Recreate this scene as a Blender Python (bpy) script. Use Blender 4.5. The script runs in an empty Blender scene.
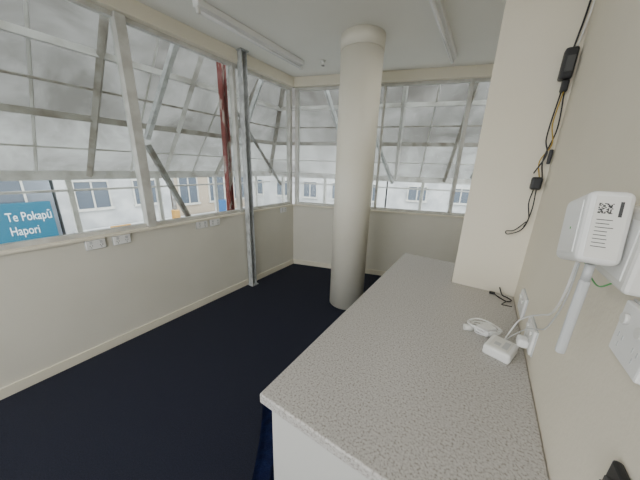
import bpy, bmesh, math, random
from mathutils import Matrix, Vector
random.seed(7)
H=1.5
# ---------------------------------------------------------------- materials
def nt(name):
    m=bpy.data.materials.new(name); m.use_nodes=True
    t=m.node_tree; b=t.nodes['Principled BSDF']; return m,t,b
def mat(name,c,rough=.6,metal=0,c2=None,scale=5,detail=4,bump=0,bscale=60,lo=.4,hi=.6,stretch=None):
    m,t,b=nt(name)
    b.inputs['Roughness'].default_value=rough; b.inputs['Metallic'].default_value=metal
    b.inputs['Base Color'].default_value=(*c,1)
    tc=t.nodes.new('ShaderNodeTexCoord')
    src=tc.outputs['Object']
    if stretch:
        mp=t.nodes.new('ShaderNodeMapping'); mp.inputs['Scale'].default_value=stretch
        t.links.new(src,mp.inputs[0]); src=mp.outputs[0]
    if c2:
        n=t.nodes.new('ShaderNodeTexNoise'); n.inputs['Scale'].default_value=scale; n.inputs['Detail'].default_value=detail
        t.links.new(src,n.inputs['Vector'])
        r=t.nodes.new('ShaderNodeValToRGB'); r.color_ramp.elements[0].position=lo; r.color_ramp.elements[1].position=hi
        r.color_ramp.elements[0].color=(*c,1); r.color_ramp.elements[1].color=(*c2,1)
        t.links.new(n.outputs['Fac'],r.inputs[0]); t.links.new(r.outputs[0],b.inputs['Base Color'])
    if bump:
        n=t.nodes.new('ShaderNodeTexNoise'); n.inputs['Scale'].default_value=bscale
        t.links.new(tc.outputs['Object'],n.inputs['Vector'])
        bp=t.nodes.new('ShaderNodeBump'); bp.inputs['Strength'].default_value=bump; bp.inputs['Distance'].default_value=.01
        t.links.new(n.outputs['Fac'],bp.inputs['Height']); t.links.new(bp.outputs[0],b.inputs['Normal'])
    return m
M={}
M['cream']=mat('cream_wall_paint',(.77,.715,.59),.75,c2=(.73,.675,.55),scale=2.5,bump=.08,bscale=90,lo=.3,hi=.7)
M['wallL']=mat('offwhite_wall_paint',(.72,.695,.61),.7,c2=(.68,.655,.565),scale=2.5,bump=.06,bscale=90,lo=.3,hi=.7)
M['ceil']=mat('ceiling_paint',(.87,.86,.81),.8,c2=(.845,.835,.78),scale=2,lo=.3,hi=.7)
M['trim']=mat('cream_trim_paint',(.78,.73,.60),.45)
M['col']=mat('column_paint',(.80,.765,.66),.55,c2=(.765,.725,.61),scale=3,lo=.3,hi=.7)
M['carpet']=mat('navy_carpet',(.006,.0078,.019),.95,c2=(.011,.0145,.034),scale=160,bump=.6,bscale=260,lo=.35,hi=.65)
M['alu']=mat('window_frame_paint',(.60,.60,.56),.45,c2=(.50,.49,.45),scale=9)
M['frm']=mat('canopy_frame_paint',(.55,.545,.52),.6,c2=(.36,.34,.30),scale=6,lo=.45,hi=.7)
M['galv']=mat('galvanised_steel',(.58,.60,.60),.45,.2,c2=(.40,.41,.41),scale=14,lo=.4,hi=.62)
M['rust']=mat('rusty_red_paint',(.19,.035,.03),.85,c2=(.42,.34,.30),scale=6,lo=.52,hi=.60,stretch=(3,3,.9))
M['steel']=mat('dull_steel',(.30,.30,.29),.6,.2,c2=(.18,.16,.14),scale=12)
M['rafter']=mat('rafter_weathered',(.33,.315,.28),.75,c2=(.18,.155,.125),scale=7,lo=.42,hi=.7)
M['white']=mat('white_plastic',(.84,.84,.82),.35)
M['offw']=mat('aged_white_plastic',(.76,.75,.71),.4)
M['grey']=mat('light_grey_plastic',(.55,.56,.56),.4)
M['black']=mat('black_plastic',(.012,.012,.013),.4)
M['dark']=mat('dark_ink',(.06,.06,.06),.6)
M['yellow']=mat('yellow_cable',(.42,.27,.02),.45)
M['green']=mat('green_cable',(.10,.40,.12),.45)
M['tube']=mat('fluoro_tube',(.9,.9,.9),.2)
M['blue']=mat('blue_fabric',(.010,.022,.11),.9,c2=(.018,.038,.17),scale=30,bump=.5,bscale=200)
M['cab']=mat('cabinet_laminate',(.60,.60,.575),.45)
M['kick']=mat('kick_board',(.10,.10,.10),.6)
M['asphalt']=mat('asphalt',(.12,.12,.12),.9,c2=(.17,.17,.17),scale=3)
M['bwhite']=mat('building_white',(.55,.56,.56),.8,c2=(.40,.41,.42),scale=1.2)
M['bgrey']=mat('building_grey',(.22,.25,.29),.8,c2=(.17,.19,.22),scale=1.2)
M['bcream']=mat('building_cream',(.42,.35,.27),.8)
M['bglass']=mat('building_window_glass',(.09,.11,.14),.2)
M['teal']=mat('teal_sign_face',(.0,.095,.16),.5)
M['orange']=mat('road_sign_orange',(.45,.25,.06),.5)
M['bluesign']=mat('shop_sign_blue',(.03,.12,.30),.5)
m,t,b=nt('speckled_laminate'); b.inputs['Roughness'].default_value=.36
tc=t.nodes.new('ShaderNodeTexCoord')
n=t.nodes.new('ShaderNodeTexNoise'); n.inputs['Scale'].default_value=190; n.inputs['Detail'].default_value=3
r=t.nodes.new('ShaderNodeValToRGB'); r.color_ramp.elements[0].position=.33; r.color_ramp.elements[1].position=.47
r.color_ramp.elements[0].color=(.28,.255,.23,1); r.color_ramp.elements[1].color=(.48,.46,.435,1)
e=r.color_ramp.elements.new(.66); e.color=(.57,.555,.53,1)
t.links.new(tc.outputs['Object'],n.inputs['Vector']); t.links.new(n.outputs['Fac'],r.inputs[0]); t.links.new(r.outputs[0],b.inputs['Base Color'])
M['lam']=m
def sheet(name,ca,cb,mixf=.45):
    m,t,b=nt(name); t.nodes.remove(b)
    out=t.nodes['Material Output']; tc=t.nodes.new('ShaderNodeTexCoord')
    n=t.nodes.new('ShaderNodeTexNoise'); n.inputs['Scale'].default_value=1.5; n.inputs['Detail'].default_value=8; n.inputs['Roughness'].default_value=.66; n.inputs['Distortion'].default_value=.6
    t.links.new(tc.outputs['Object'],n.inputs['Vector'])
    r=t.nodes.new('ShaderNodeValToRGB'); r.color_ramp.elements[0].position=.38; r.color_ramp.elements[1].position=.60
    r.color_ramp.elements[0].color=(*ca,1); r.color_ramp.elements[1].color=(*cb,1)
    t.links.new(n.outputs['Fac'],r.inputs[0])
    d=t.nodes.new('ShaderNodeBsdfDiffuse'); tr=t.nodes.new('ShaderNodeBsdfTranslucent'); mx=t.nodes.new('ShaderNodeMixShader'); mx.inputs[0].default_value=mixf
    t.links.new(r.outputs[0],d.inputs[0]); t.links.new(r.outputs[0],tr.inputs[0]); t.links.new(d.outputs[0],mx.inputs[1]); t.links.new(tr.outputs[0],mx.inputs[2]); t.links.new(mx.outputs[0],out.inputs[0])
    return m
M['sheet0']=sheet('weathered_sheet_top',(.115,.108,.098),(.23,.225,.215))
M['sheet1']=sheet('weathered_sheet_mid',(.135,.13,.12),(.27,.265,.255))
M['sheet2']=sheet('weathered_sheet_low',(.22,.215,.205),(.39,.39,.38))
m,t,b=nt('window_glass'); t.nodes.remove(b); out=t.nodes['Material Output']
a=t.nodes.new('ShaderNodeBsdfTransparent'); a.inputs[0].default_value=(.95,.97,.96,1)
g=t.nodes.new('ShaderNodeBsdfGlossy'); g.inputs['Roughness'].default_value=.25
mx=t.nodes.new('ShaderNodeMixShader'); mx.inputs[0].default_value=.03
t.links.new(a.outputs[0],mx.inputs[1]); t.links.new(g.outputs[0],mx.inputs[2]); t.links.new(mx.outputs[0],out.inputs[0])
M['glass']=m
# ---------------------------------------------------------------- builder
class B:
    def __init__(s): s.bm=bmesh.new(); s.m=[]
    def idx(s,k):
        if k not in s.m: s.m.append(k)
        return s.m.index(k)
    def merge(s,tb,k,Mx=None,smooth=False):
        i=s.idx(k)
        for f in tb.faces: f.material_index=i; f.smooth=smooth
        if Mx is not None: tb.transform(Mx)
        me=bpy.data.meshes.new('t'); tb.to_mesh(me); s.bm.from_mesh(me); bpy.data.meshes.remove(me); tb.free()
    def box(s,x0,x1,y0,y1,z0,z1,k,bev=0,Mx=None,seg=2):
        tb=bmesh.new(); bmesh.ops.create_cube(tb,size=1)
        T=Matrix.Translation(((x0+x1)/2,(y0+y1)/2,(z0+z1)/2))@Matrix.Diagonal((x1-x0,y1-y0,z1-z0,1))
        tb.transform(T)
        if bev: bmesh.ops.bevel(tb,geom=tb.edges[:],offset=bev,segments=seg,affect='EDGES',profile=.5)
        s.merge(tb,k,Mx,False)
    def bar(s,p0,p1,w,h,k,up=(0,0,1)):
        p0=Vector(p0);p1=Vector(p1); d=(p1-p0); L=d.length; d.normalize()
        u=Vector(up); x=d.cross(u).normalized(); u=x.cross(d).normalized()
        R=Matrix((x,u,d)).transposed().to_4x4(); R.translation=p0
        s.box(-w/2,w/2,-h/2,h/2,0,L,k,0,R)
    def cyl(s,p0,p1,r,k,r2=None,seg=24,smooth=True):
        p0=Vector(p0);p1=Vector(p1); d=p1-p0; L=d.length
        tb=bmesh.new(); bmesh.ops.create_cone(tb,cap_ends=True,segments=seg,radius1=r,radius2=r if r2 is None else r2,depth=L)
        R=d.to_track_quat('Z','Y').to_matrix().to_4x4(); R.translation=(p0+p1)/2
        i=s.idx(k)
        for f in tb.faces: f.material_index=i; f.smooth=smooth and len(f.verts)==4
        tb.transform(R); me=bpy.data.meshes.new('t'); tb.to_mesh(me); s.bm.from_mesh(me); bpy.data.meshes.remove(me); tb.free()
    def prism(s,pts,z0,z1,k,bev=0,seg=3):
        tb=bmesh.new(); vs=[tb.verts.new((p[0],p[1],z0)) for p in pts]; f=tb.faces.new(vs)
        r=bmesh.ops.extrude_face_region(tb,geom=[f]); vv=[v for v in r['geom'] if isinstance(v,bmesh.types.BMVert)]
        bmesh.ops.translate(tb,verts=vv,vec=(0,0,z1-z0)); bmesh.ops.recalc_face_normals(tb,faces=tb.faces[:])
        if bev: bmesh.ops.bevel(tb,geom=tb.edges[:],offset=bev,segments=seg,affect='EDGES',profile=.5)
        s.merge(tb,k)
    def quad(s,pts,k,th=0):
        tb=bmesh.new(); vs=[tb.verts.new(p) for p in pts]; tb.faces.new(vs); s.merge(tb,k)
    def tube(s,pts,r,k,n=8,sub=8):
        P=[Vector(p) for p in pts]; Q=[]
        E=[P[0]*2-P[1]]+P+[P[-1]*2-P[-2]]
        for i in range(1,len(E)-2):
            a,b,c,d=E[i-1:i+3]
            for j in range(sub):
                t=j/sub
                Q.append(.5*((2*b)+(c-a)*t+(2*a-5*b+4*c-d)*t*t+(3*b-a-3*c+d)*t**3))
        Q.append(P[-1]); tb=bmesh.new(); rings=[]; ref=Vector((.3,.5,.81))
        for i,q in enumerate(Q):
            tg=(Q[min(i+1,len(Q)-1)]-Q[max(i-1,0)]).normalized()
            x=tg.cross(ref).normalized(); y=x.cross(tg).normalized()
            rings.append([tb.verts.new(q+r*(math.cos(6.2832*j/n)*x+math.sin(6.2832*j/n)*y)) for j in range(n)])
        for i in range(len(rings)-1):
            for j in range(n): tb.faces.new((rings[i][j],rings[i][(j+1)%n],rings[i+1][(j+1)%n],rings[i+1][j]))
        tb.faces.new(rings[0][::-1]); tb.faces.new(rings[-1])
        bmesh.ops.recalc_face_normals(tb,faces=tb.faces[:]); s.merge(tb,k,None,True)
    def done(s,name,parent=None):
        me=bpy.data.meshes.new(name); s.bm.to_mesh(me); s.bm.free()
        for k in s.m: me.materials.append(M[k])
        o=bpy.data.objects.new(name,me); bpy.context.collection.objects.link(o)
        if parent: o.parent=parent
        return o
# ---------------------------------------------------------------- room
XL=-2.38; XR=.217; YR=-1.9; CZ=2.61; SILL=.95; HEAD=2.50
A=math.atan(.305); P0=Vector((XL,2.95,0))
RB=Matrix.Rotation(A,4,'Z'); RB.translation=P0
BL=(XR-XL)/math.cos(A)
yb=2.95+.305*(XR-XL)
def cor(o): return (XL-o, 2.95+.740*o)
c1=cor(.12)
b=B(); b.prism([(XL-.12,YR-.1),(XR+.12,YR-.1),(XR+.12,yb+.17),c1],-.1,0,'carpet'); b.done('floor')
b=B(); b.prism([(XL-.12,YR-.1),(XR+.12,YR-.1),(XR+.12,yb+.17),c1],CZ,CZ+.1,'ceil'); b.done('ceiling')
b=B(); b.prism([(XL,YR),(XL,2.95),c1,(XL-.12,YR)],0,SILL-.02,'wallL')
b.box(XL-.12,XL+.03,YR,2.96,HEAD,CZ,'trim')
b.done('wall_left')
b=B(); b.box(0,BL,0,.12,0,SILL-.02,'wallL',0,RB); b.box(0,BL,-.03,.12,HEAD,CZ,'trim',0,RB); b.done('wall_back')
b=B(); b.box(XR,XR+.12,YR,yb+.1,0,CZ,'cream'); b.done('wall_right')
b=B(); b.box(XL-.12,XR+.12,YR-.1,YR,0,.5,'wallL'); b.box(XL-.12,XR+.12,YR-.1,YR,2.45,CZ,'wallL'); b.box(XL-.12,XL+.1,YR-.1,YR,.5,2.45,'wallL'); b.box(XR-.1,XR+.12,YR-.1,YR,.5,2.45,'wallL'); b.done('wall_rear')
b=B(); b.box(-.067,XR,1.50,2.05,0,CZ,'cream'); b.done('wall_pilaster')
b=B(); b.box(XL,XL+.014,YR,2.95,0,.075,'trim',.003); b.done('baseboard_left')
b=B(); b.box(.005,BL,-.014,0,0,.075,'trim',.003,RB); b.done('baseboard_back')
b=B(); b.box(XL-.12,XL+.02,YR,2.965,SILL-.02,SILL,'trim',.004); b.done('trim_1')
b=B(); b.box(0,BL,-.02,.12,SILL-.02,SILL,'trim',.004,RB); b.done('trim_2')
def window(name,L0,L1,mull,along):
    b=B()
    def bx(a0,a1,o0,o1,z0,z1,k,bev=0):
        if along=='y': b.box(XL-o1,XL-o0,a0,a1,z0,z1,k,bev)
        else: b.box(a0,a1,o0,o1,z0,z1,k,bev,RB)
    bx(L0,L1,.03,.08,SILL,SILL+.03,'alu'); bx(L0,L1,.03,.08,HEAD-.03,HEAD,'alu')
    for (p,w,o0) in mull: bx(p-w/2,p+w/2,o0,.085,SILL,HEAD,'alu',.003)
    bx(L0,L1,.055,.058,SILL+.03,HEAD-.03,'glass')
    b.done(name)
window('window_1',YR,2.0,[(YR+.03,.05,.02),(-.25,.06,.01),(1.01,.07,-.0)],'y')
window('window_2',2.0,2.95,[(2.0,.04,.02),(2.93,.05,.02)],'y')
window('window_3',0.02,BL,[(.04,.05,.02),(1.2,.03,.02),(2.15,.04,.02)],'x')
b=B()
b.box(XL+.1,XR-.1,YR-.08,YR-.03,.5,.54,'alu');b.box(XL+.1,XR-.1,YR-.08,YR-.03,2.41,2.45,'alu')
for x in (XL+.12,-1.1,XR-.12): b.box(x-.02,x+.02,YR-.08,YR-.03,.54,2.41,'alu')
b.done('added_rear_light_opening')  # unseen wide opening, added to let more sky light in from behind
b=B(); cx,cy=-1.137,2.385
b.cyl((cx,cy,0),(cx,cy,CZ),.190,'col',seg=64); b.cyl((cx,cy,2.49),(cx,cy,CZ),.195,'col',seg=64); b.done('round_column')
b=B(); px,py=-2.325,2.05
b.box(px-.035,px-.028,py-.035,py+.035,0,CZ,'galv'); b.box(px-.028,px+.035,py-.035,py-.028,0,CZ,'galv'); b.box(px-.028,px+.035,py+.028,py+.035,0,CZ,'galv')
b.box(px-.035,px+.05,py-.05,py+.05,0,.01,'galv'); b.box(px-.035,px+.05,py-.05,py+.05,CZ-.012,CZ,'galv')
for z in (.03,SILL+.02,HEAD-.1): b.cyl((px-.028,py,z+.03),(px-.020,py,z+.03),.01,'steel',seg=6)
b.done('steel_channel_post')
b=B(); b.box(-2.79,-2.72,2.085,2.097,-.4,2.70,'rust'); b.box(-2.760,-2.750,2.097,2.143,-.4,2.70,'rust'); b.box(-2.79,-2.72,2.143,2.155,-.4,2.70,'rust'); b.done('rusty_steel_post')
def batten(x,y0,y1,pw):
    b=B(); b.box(x-.034,x+.034,y0,y1,CZ-.045,CZ,'white',.006)
    b.cyl((x,y0+.03,CZ-.066),(x,y1-.03,CZ-.066),.013,'tube',seg=16)
    for y in (y0+.005,y1-.03): b.box(x-.014,x+.014,y,y+.025,CZ-.085,CZ-.04,'offw',.004)
    o=b.done('fluorescent_batten_seen_or_added')
    if pw:
        l=bpy.data.lights.new('added_fill_light','AREA'); l.shape='RECTANGLE'; l.size=.12; l.size_y=y1-y0-.1; l.energy=pw; l.color=(1,.98,.94)  # fill lamp added under the batten to brighten the room; tube itself unlit
        lo=bpy.data.objects.new('added_fill_light',l); bpy.context.collection.objects.link(lo); lo.location=(x,(y0+y1)/2,CZ-.085); lo.parent=o
batten(-1.95,1.32,2.57,2); batten(-.50,1.93,3.16,3)
batten(-1.95,-1.4,-.16,4); batten(-.50,-1.4,-.16,11)  # unseen rear pair, added only to light the room from behind the camera
b=B(); b.cyl((-1.73,2.66,CZ-.012),(-1.73,2.66,CZ),.03,'offw'); b.cyl((-1.73,2.66,CZ-.045),(-1.73,2.66,CZ-.012),.012,'offw',r2=.02); b.cyl((-1.73,2.66,CZ-.05),(-1.73,2.66,CZ-.045),.018,'steel'); b.done('fire_sprinkler')
def outletL(y,z):
    b=B(); b.box(XL,XL+.004,y-.062,y+.062,z-.039,z+.039,'grey',.001); b.box(XL+.003,XL+.014,y-.058,y+.058,z-.035,z+.035,'white',.003)
    for dy in (-.03,.03):
        b.box(XL+.014,XL+.019,y+dy-.008,y+dy+.008,z+.006,z+.026,'grey',.001)
        for a in (-.007,.007): b.box(XL+.014,XL+.0145,y+dy+a-.0018,y+dy+a+.0018,z-.012,z-.003,'dark')
        b.box(XL+.014,XL+.0145,y+dy-.0018,y+dy+.0018,z-.026,z-.016,'dark')
    b.done('wall_outlet')
for y in (.60,.765,1.46,1.61,2.72): outletL(y,.893)
# ---------------------------------------------------------------- bench
BZ=.9
b=B()
b.prism([(-.42,.372),(XR-.001,.372),(XR-.001,1.499),(-.069,1.499),(-.069,1.85),(-.42,1.85)],BZ-.032,BZ,'lam',.006)
b.box(-.395,XR-.002,.395,.413,.0,BZ-.032,'cab'); 
b.box(-.38,XR-.002,.413,1.48,.1,BZ-.032,'cab'); b.box(-.38,-.075,1.48,1.83,.1,BZ-.032,'cab')
b.box(-.33,XR-.002,.42,1.48,0,.1,'kick')
for i in range(3):
    y0=.42+i*.47; b.box(-.398,-.381,y0,y0+.46,.11,BZ-.04,'cab',.002); b.box(-.412,-.398,y0+.40,y0+.412,.55,.70,'steel',.003)
b.done('kitchen_bench')
tb=B(); bm=bmesh.new(); g=[]
for i in range(13):
    row=[]
    for j in range(25):
        t=i/12; q=j/24
        z=BZ-.045-t*.80; x=-.428-.13*t-(.010+.020*t)*math.sin(q*17+t*1.2); y=.395+q*.30+.01*math.sin(t*5)
        row.append(bm.verts.new((x,y,z)))
    g.append(row)
for i in range(12):
    for j in range(24): bm.faces.new((g[i][j],g[i][j+1],g[i+1][j+1],g[i+1][j]))
bmesh.ops.solidify(bm,geom=bm.faces[:],thickness=.008); bmesh.ops.recalc_face_normals(bm,faces=bm.faces[:])
tb.merge(bm,'blue',None,True); tb.done('blue_cloth')
# ---------------------------------------------------------------- right wall items
T=Matrix.Translation((.160,.592,H-.088))@Matrix.Rotation(math.radians(-14),4,'X')@Matrix.Diagonal((.95,.93,.93,1))
b=B(); b.box(-.027,.027,-.062,.062,-.060,.060,'white',.012,T,4)
b.box(-.0285,-.0265,-.045,.045,-.045,.045,'white',.0009,T)
b.box(-.029,-.0284,-.012,-.008,-.003,.001,'green',0,T)
b.box(-.018,.019,-.0628,-.0618,-.05,.05,'offw',0,T)
for i in range(11):
    for j in range(11):
        if random.random()<.5 or (i in(0,10) and j in (0,10)): b.box(-.014+i*.0015,-.0125+i*.0015,-.0632,-.0627,.022+j*.0015,.0235+j*.0015,'dark',0,T)
for k in range(8):
    z=.012-k*.0062; b.box(-.013,-.013+random.uniform(.014,.024),-.0632,-.0627,z-.0006,z+.0006,'dark',0,T)
b.box(.009,.013,-.0632,-.0627,.018,.042,'dark',0,T)
for k in range(8): b.box(-.018,.018,-.045+k*.012,-.041+k*.012,.0595,.0606,'grey',0,T)
b.box(.027,.052,-.03,.03,-.03,.03,'offw',.003,T)
rt=b.done('wifi_router')
b=B()
b.cyl((.160,.545,H-.135),(.160,.545,H-.165),.006,'grey'); b.box(.153,.167,.539,.550,H-.302,H-.160,'grey',.005,None,3); b.done('antenna',rt)
b=B(); b.box(.192,XR,.515,.66,H-.165,H-.045,'offw',.006); b.box(.190,.192,.53,.645,H-.15,H-.06,'white',.0008)
b.tube([(.20,.57,H-.165),(.195,.60,H-.185),(.19,.63,H-.178),(.185,.66,H-.16)],.0013,'green')
b.done('fibre_wall_box')
def outletR(y,z,hw=.06,hh=.04):
    b=B(); b.box(XR-.004,XR,y-hw-.002,y+hw+.002,z-hh-.002,z+hh+.002,'grey',.001); b.box(XR-.011,XR-.003,y-hw,y+hw,z-hh,z+hh,'white',.003)
    for dy in (-hw/2,hw/2):
        b.cyl((XR-.0165,y+dy,z+hh*.45),(XR-.011,y+dy,z+hh*.45),.008,'offw')
        for a in (-.006,.006): b.box(XR-.0114,XR-.011,y+dy+a-.001,y+dy+a+.001,z-.014,z-.006,'grey')
        b.box(XR-.0114,XR-.011,y+dy-.001,y+dy+.001,z-.027,z-.019,'grey')
    return b
outletR(.490,H-.217,hh=.042,hw=.044).done('wall_outlet')
b=outletR(1.235,H-.515,hh=.042); b.done('wall_outlet')
b=outletR(.99,H-.515,hh=.042); b.box(XR-.04,XR-.011,.945,.985,H-.55,H-.52,'white',.008,None,3); b.done('wall_outlet')
b=B(); b.box(XR-.011,XR,.36,.422,H-.44,H-.362,'black',.004); b.box(XR-.018,XR-.011,.372,.408,H-.42,H-.38,'dark',.002); b.cyl((XR-.022,.395,H-.39),(XR-.011,.395,H-.39),.008,'black'); b.done('black_switch_plate')
# bench chargers
b=B(); T=Matrix.Translation((.140,.955,BZ))@Matrix.Rotation(math.radians(-18),4,'Z')
b.box(-.040,.040,-.048,.048,0,.036,'white',.008,T,3); b.box(-.028,.028,-.036,.036,.0355,.0372,'offw',.0006,T)
b.box(-.018,.000,-.018,.002,.0370,.0376,'grey',0,T)
b.box(.006,.022,-.024,.024,.0370,.0376,'grey',0,T)
b.cyl(T@Vector((0,.048,.015)),T@Vector((0,.064,.015)),.006,'grey')
b.tube([(.153,1.02,BZ+.015),(.165,1.05,BZ+.03),(.178,1.03,BZ+.10),(.186,.95,BZ+.165),(.190,.85,BZ+.225),(.185,.75,BZ+.28),(.172,.66,BZ+.36),(.165,.62,BZ+.46)],.0024,'white')
b.tube([(.153,1.02,BZ+.015),(.175,1.02,BZ+.05),(.186,.93,BZ+.13),(.188,.83,BZ+.19),(.180,.73,BZ+.25),(.168,.63,BZ+.36),(.162,.60,BZ+.45)],.0016,'grey')
b.done('power_adapter')
b=B(); T=Matrix.Translation((.098,1.06,BZ))@Matrix.Rotation(math.radians(-35),4,'Z')
b.box(-.024,.024,-.028,.028,0,.032,'white',.008,T,3)
for k in range(6):
    pts=[(.090+(.036+.004*k)*math.cos(a*.785+k),1.06+(.024+.003*k)*math.sin(a*.785+k),BZ+.004+.005*k+.004*math.sin(a*2.)) for a in range(9)]
    b.tube(pts,.0028,'white',6,5)
b.cyl((.055,1.045,BZ+.012),(.025,1.035,BZ+.012),.012,'offw'); 
b.done('coiled_charger')
b=B(); b.tube([(.15,1.49,BZ+.035),(.165,1.47,BZ+.006),(.185,1.45,BZ+.006),(.20,1.42,BZ+.008),(.18,1.40,BZ+.006),(.15,1.43,BZ+.006),(.13,1.46,BZ+.006)],.003,'black'); b.box(.11,.135,1.457,1.473,BZ,BZ+.012,'black',.003)
b.tube([(.19,1.30,BZ+.03),(.17,1.32,BZ+.02),(.16,1.35,BZ+.008),(.18,1.40,BZ+.006)],.0025,'black')
b.done('black_power_lead')
FY=1.5
b=B()
b.box(.165,.206,FY-.04,FY,H+.36,H+.47,'black',.008); b.box(.175,.200,FY-.045,FY-.04,H+.385,H+.44,'dark',.002); b.box(.18,.203,FY-.035,FY-.01,H+.315,H+.36,'black',.006)
b.tube([(.188,FY-.02,H+.46),(.200,FY-.02,H+.60),(.205,FY-.012,H+.8),(.208,FY-.01,H+1.105)],.0035,'black')
b.tube([(.198,FY-.01,H+.46),(.211,FY-.02,H+.60),(.211,FY-.008,H+.8),(.2,FY-.006,H+1.105)],.003,'offw')
b.tube([(.192,FY-.03,H+.32),(.185,FY-.03,H+.2),(.20,FY-.03,H+.12),(.175,FY-.025,H+.05),(.19,FY-.02,H-.02)],.0022,'yellow')
b.tube([(.196,FY-.02,H+.32),(.205,FY-.02,H+.18),(.185,FY-.03,H+.06),(.20,FY-.02,H-.02)],.0026,'black')
b.tube([(.186,FY-.02,H+.32),(.178,FY-.02,H+.15),(.192,FY-.03,H+.08),(.165,FY-.03,H+.0)],.0028,'black')
b.box(.165,.203,FY-.04,FY,H-.07,H-.015,'black',.008)
b.box(.200,.212,FY-.03,FY-.01,H+.04,H+.10,'black',.004)
b.tube([(.19,FY-.02,H-.07),(.192,FY-.03,H-.16),(.178,FY-.02,H-.25),(.13,FY-.015,H-.285),(.12,FY-.012,H-.272),(.15,FY-.015,H-.262),(.185,FY-.02,H-.215)],.0024,'black')
b.tube([(.18,FY-.02,H-.07),(.175,FY-.03,H-.13),(.19,FY-.02,H-.2),(.18,FY-.02,H-.24)],.0024,'black')
b.done('hanging_power_adapters')
# ---------------------------------------------------------------- exterior canopy
def Lp(s,o,z):  return Vector((XL-o, s, z))
def Bp(s,o,z):  return RB@Vector((s,o,z))
def oz(t): return .25+1.40*t, H+1.45-1.60*t
for side in ('L','B'):
    F=Lp if side=='L' else Bp
    def end(o): return (2.95+.740*o) if side=='L' else (-.7406*o)
    b=B(); fr=b
    ts=[0,.33,.64,1.0]
    if side=='L': S=[-3.2+i*.86 for i in range(9)]
    else: S=[-2+i*.86 for i in range(9)]
    for k in range(3):
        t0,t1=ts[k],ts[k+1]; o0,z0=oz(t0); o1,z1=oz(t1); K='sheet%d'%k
        if side=='L': e=[s for s in S if s<end(o0)-.1]
        else: e=[s for s in S if s>end(o0)+.1]
        if side=='L':
            for i in range(len(e)):
                n_=e[i+1] if i+1<len(e) else None
                if n_ is None: pts=[F(e[i],o0,z0),F(end(o0),o0,z0),F(end(o1),o1,z1),F(e[i],o1,z1)]
                else: pts=[F(e[i],o0,z0),F(n_,o0,z0),F(n_,o1,z1),F(e[i],o1,z1)]
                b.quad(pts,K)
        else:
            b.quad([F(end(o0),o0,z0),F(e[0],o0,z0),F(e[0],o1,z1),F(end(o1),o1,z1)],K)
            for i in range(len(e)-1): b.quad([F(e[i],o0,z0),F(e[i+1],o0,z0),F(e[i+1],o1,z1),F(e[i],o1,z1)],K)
    o0,z0=oz(0);o1,z1=oz(1)
    for n_,s in enumerate(S):
        if side=='L' and s>end(.3)-.05: continue
        if side=='B' and s<end(.3): continue
        fr.bar(F(s,o0-.03,z0-.03),F(s,o1-.03,z1-.03),.05,.06,'rafter' if n_%2 else 'frm',up=(0.3,.3,1))
        if s+.43<end(.3) or side=='B': fr.bar(F(s+.43,o0-.012,z0-.012),F(s+.43,o1-.012,z1-.012),.02,.02,'frm',up=(0.3,.3,1))
    fr.bar(F(end(o0),o0,z0-.03),F(end(o1),o1,z1-.03),.06,.06,'rafter')
    for t,hh,k in ((0,.06,'rafter'),(.16,.02,'rafter'),(.33,.055,'frm'),(.49,.02,'rafter'),(.64,.06,'rafter'),(.82,.018,'frm'),(1.0,.10,'frm')):
        o,z=oz(t); a=-3.2 if side=='L' else end(o); c=end(o) if side=='L' else 5
        fr.bar(F(a,o-.02,z-.03),F(c,o-.02,z-.03),.04 if hh>.03 else .02,hh,k)
    o,z=oz(1)
    for i in range(9):
        s=(-2.9+i*.95) if side=='L' else (-.9+i*.95)
        if side=='L' and s>end(o): continue
        fr.bar(F(s,o,z-.03),F(s,o,.35),.05,.05,'alu',up=(0,1,0))
    a=-3.2 if side=='L' else end(o); c=end(o) if side=='L' else 5
    fr.bar(F(a,o,.38),F(c,o,.38),.06,.06,'alu'); fr.bar(F(a,o,1.15),F(c,o,1.15),.025,.025,'frm')
    if side=='L':
        fr.bar((-2.62,1.62,2.75),(-3.35,1.50,1.75),.05,.05,'galv')
        fr.bar((-3.0,1.34,H+.16),(-3.0,1.74,H-.78),.05,.05,'steel')
        fr.bar((-2.75,2.75,2.6),(-3.2,2.55,H+.0),.05,.05,'galv')
        fr.bar((-2.75,3.1,1.2),(-3.1,2.6,2.2),.035,.035,'steel')
    else:
        fr.bar(F(.35,.4,2.55),F(.75,.9,1.35),.05,.05,'galv')
        fr.bar(F(1.4,.4,1.3),F(.9,.9,2.3),.04,.04,'galv')
        fr.bar(F(2.9,.45,2.55),F(2.55,.9,1.4),.05,.05,'galv')
    b.done('canopy' if side=='L' else 'canopy.001')
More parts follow.
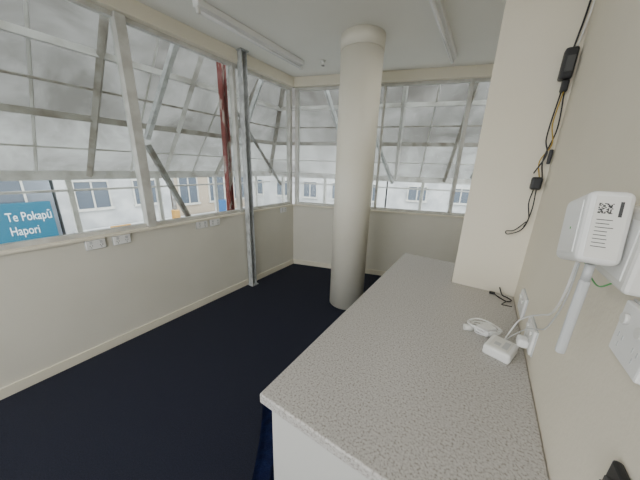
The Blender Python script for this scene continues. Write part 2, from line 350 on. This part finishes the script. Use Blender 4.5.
# ---------------------------------------------------------------- street
b=B(); b.box(-40,25,-25,45,-3.7,-3.6,'asphalt'); b.done('street_ground')
def building(name,Mx,x0,x1,z1,k,dx,rows,ww=1.3):
    b=B(); b.box(x0,x1,0,5,-3.6,z1,k,0,Mx)
    n=int((x1-x0)/dx); m_=((x1-x0)-n*dx)/2
    for i in range(n):
        c=x0+m_+dx*(i+.5)
        for (a,bz) in rows:
            b.box(c-ww/2,c+ww/2,-.03,.02,a,bz,'bglass',0,Mx)
            b.box(c-ww/2-.06,c-ww/2,-.08,0,a-.06,bz+.06,'alu',0,Mx); b.box(c+ww/2,c+ww/2+.06,-.08,0,a-.06,bz+.06,'alu',0,Mx)
            b.box(c-ww/2,c+ww/2,-.08,0,bz,bz+.06,'alu',0,Mx); b.box(c-ww/2-.1,c+ww/2+.1,-.14,0,a-.1,a,'alu',0,Mx); b.box(c-.03,c+.03,-.06,0,a,bz,'alu',0,Mx)
    b.box(x0,x1,-.12,0,z1-.3,z1,'bwhite',0,Mx)
    b.box(x0,x1,-.15,0,1.3,1.5,'bwhite',0,Mx)
    b.done(name)
ML=Matrix.Translation((-14,0,0))@Matrix.Rotation(math.radians(90),4,'Z')
building('street_building',ML,-9,2.6,6,'bgrey',2.2,[(-.2,1.1),(2.2,3.8)])
building('street_building.001',ML,2.7,7.0,5,'bwhite',2.1,[(-.5,.6),(2.2,3.8)],1.1)
building('street_building.002',ML,7.1,12.5,7,'bcream',1.8,[(-.7,.8),(2.2,3.8)],1.0)
building('street_building.003',ML,12.6,22,5.5,'bwhite',2.1,[(-.6,.9),(2.2,3.8)])
MB=RB@Matrix.Translation((0,13,0))
building('street_building.004',MB,-9,1,6,'bwhite',2.0,[(-.5,.5),(2.2,3.8)],.9)
building('street_building.005',MB,1.1,7,5,'bwhite',2.4,[(-.3,.5),(2.2,3.8)],1.0)
building('street_building.006',MB,7.1,20,6,'bwhite',2.4,[(-.6,.5),(2.2,3.8)])
# shop verandah across the street with coloured signs
b=B(); b.box(-13.9,-12.2,2.9,12,-1.55,-1.35,'bwhite',.02); b.box(-12.2,-12.12,2.9,12,-1.75,-1.2,'bgrey',.01)
for y in (3.2,6,9,11.8): b.cyl((-12.3,y,-3.6),(-12.3,y,-1.5),.06,'steel',seg=12)
b.done('shop_verandah')
b=B(); b.box(-12.11,-12.06,3.6,4.3,-1.7,-1.0,'orange',.01); b.box(-12.11,-12.06,3.7,4.2,-1.35,-1.3,'sw' if 'sw' in M else 'bwhite'); b.done('shop_sign')
b=B(); b.box(-12.11,-12.06,8.3,9.0,-1.2,-.4,'bluesign',.01); b.cyl((-12.2,8.6,-1.3),(-12.1,8.6,-.5),.03,'steel'); b.done('shop_sign')
b=B(); b.box(-13.75,-13.6,-1.2,2.42,-1.45,-.04,'teal',.01); b.box(-13.9,-13.75,-1.0,-.8,-1,-.4,'steel'); b.box(-13.9,-13.75,2.0,2.2,-1,-.4,'steel'); sg=b.done('community_sign')
M['sw']=mat('sign_white',(.65,.7,.73),.5)
for i,tx in enumerate(('Te Pokap\u016b','Hapori')):
    cu=bpy.data.curves.new('txt','FONT'); cu.body=tx; cu.size=.44; cu.extrude=.01; cu.materials.append(M['sw'])
    o=bpy.data.objects.new('lettering_%d'%(i+1),cu); bpy.context.collection.objects.link(o)
    o.rotation_euler=(math.radians(90),0,math.radians(90)); o.location=(-13.59,1.25,-.66-.50*i); o.scale=(.58,1,1); o.parent=sg
b=B(); b.cyl((-9,4.6,-3.6),(-9,4.6,4),.06,'steel'); b.box(-9.12,-8.88,4.5,4.7,-.5,-.1,'orange',.03); b.cyl((-9,4.6,3.9),(-7.4,4.6,4.2),.04,'steel'); b.done('street_pole')
b=B(); b.cyl((-8,6.9,-3.6),(-8,6.9,4.5),.06,'steel'); b.cyl((-8,6.9,4.4),(-6.5,6.9,4.7),.04,'steel'); b.done('street_pole')
# ---------------------------------------------------------------- world
w=bpy.data.worlds.new('overcast'); bpy.context.scene.world=w; w.use_nodes=True
bg=w.node_tree.nodes['Background']; bg.inputs[0].default_value=(.94,.97,1,1); bg.inputs[1].default_value=5.6
# ---------------------------------------------------------------- camera
cd=bpy.data.cameras.new('camera'); cd.sensor_width=36; cd.lens=251/640*36; cd.clip_start=.01; cd.clip_end=200
co=bpy.data.objects.new('camera',cd); bpy.context.collection.objects.link(co)
r=Vector((.8375,.545,.0301)); u=Vector((-.177,.219,.9595)); k=Vector((.5163,-.809,.28))
k.normalize(); r=(r-k*r.dot(k)).normalized(); u=k.cross(r)
R=Matrix((r,u,k)).transposed().to_4x4(); R.translation=(0,0,H); co.matrix_world=R
bpy.context.scene.camera=co
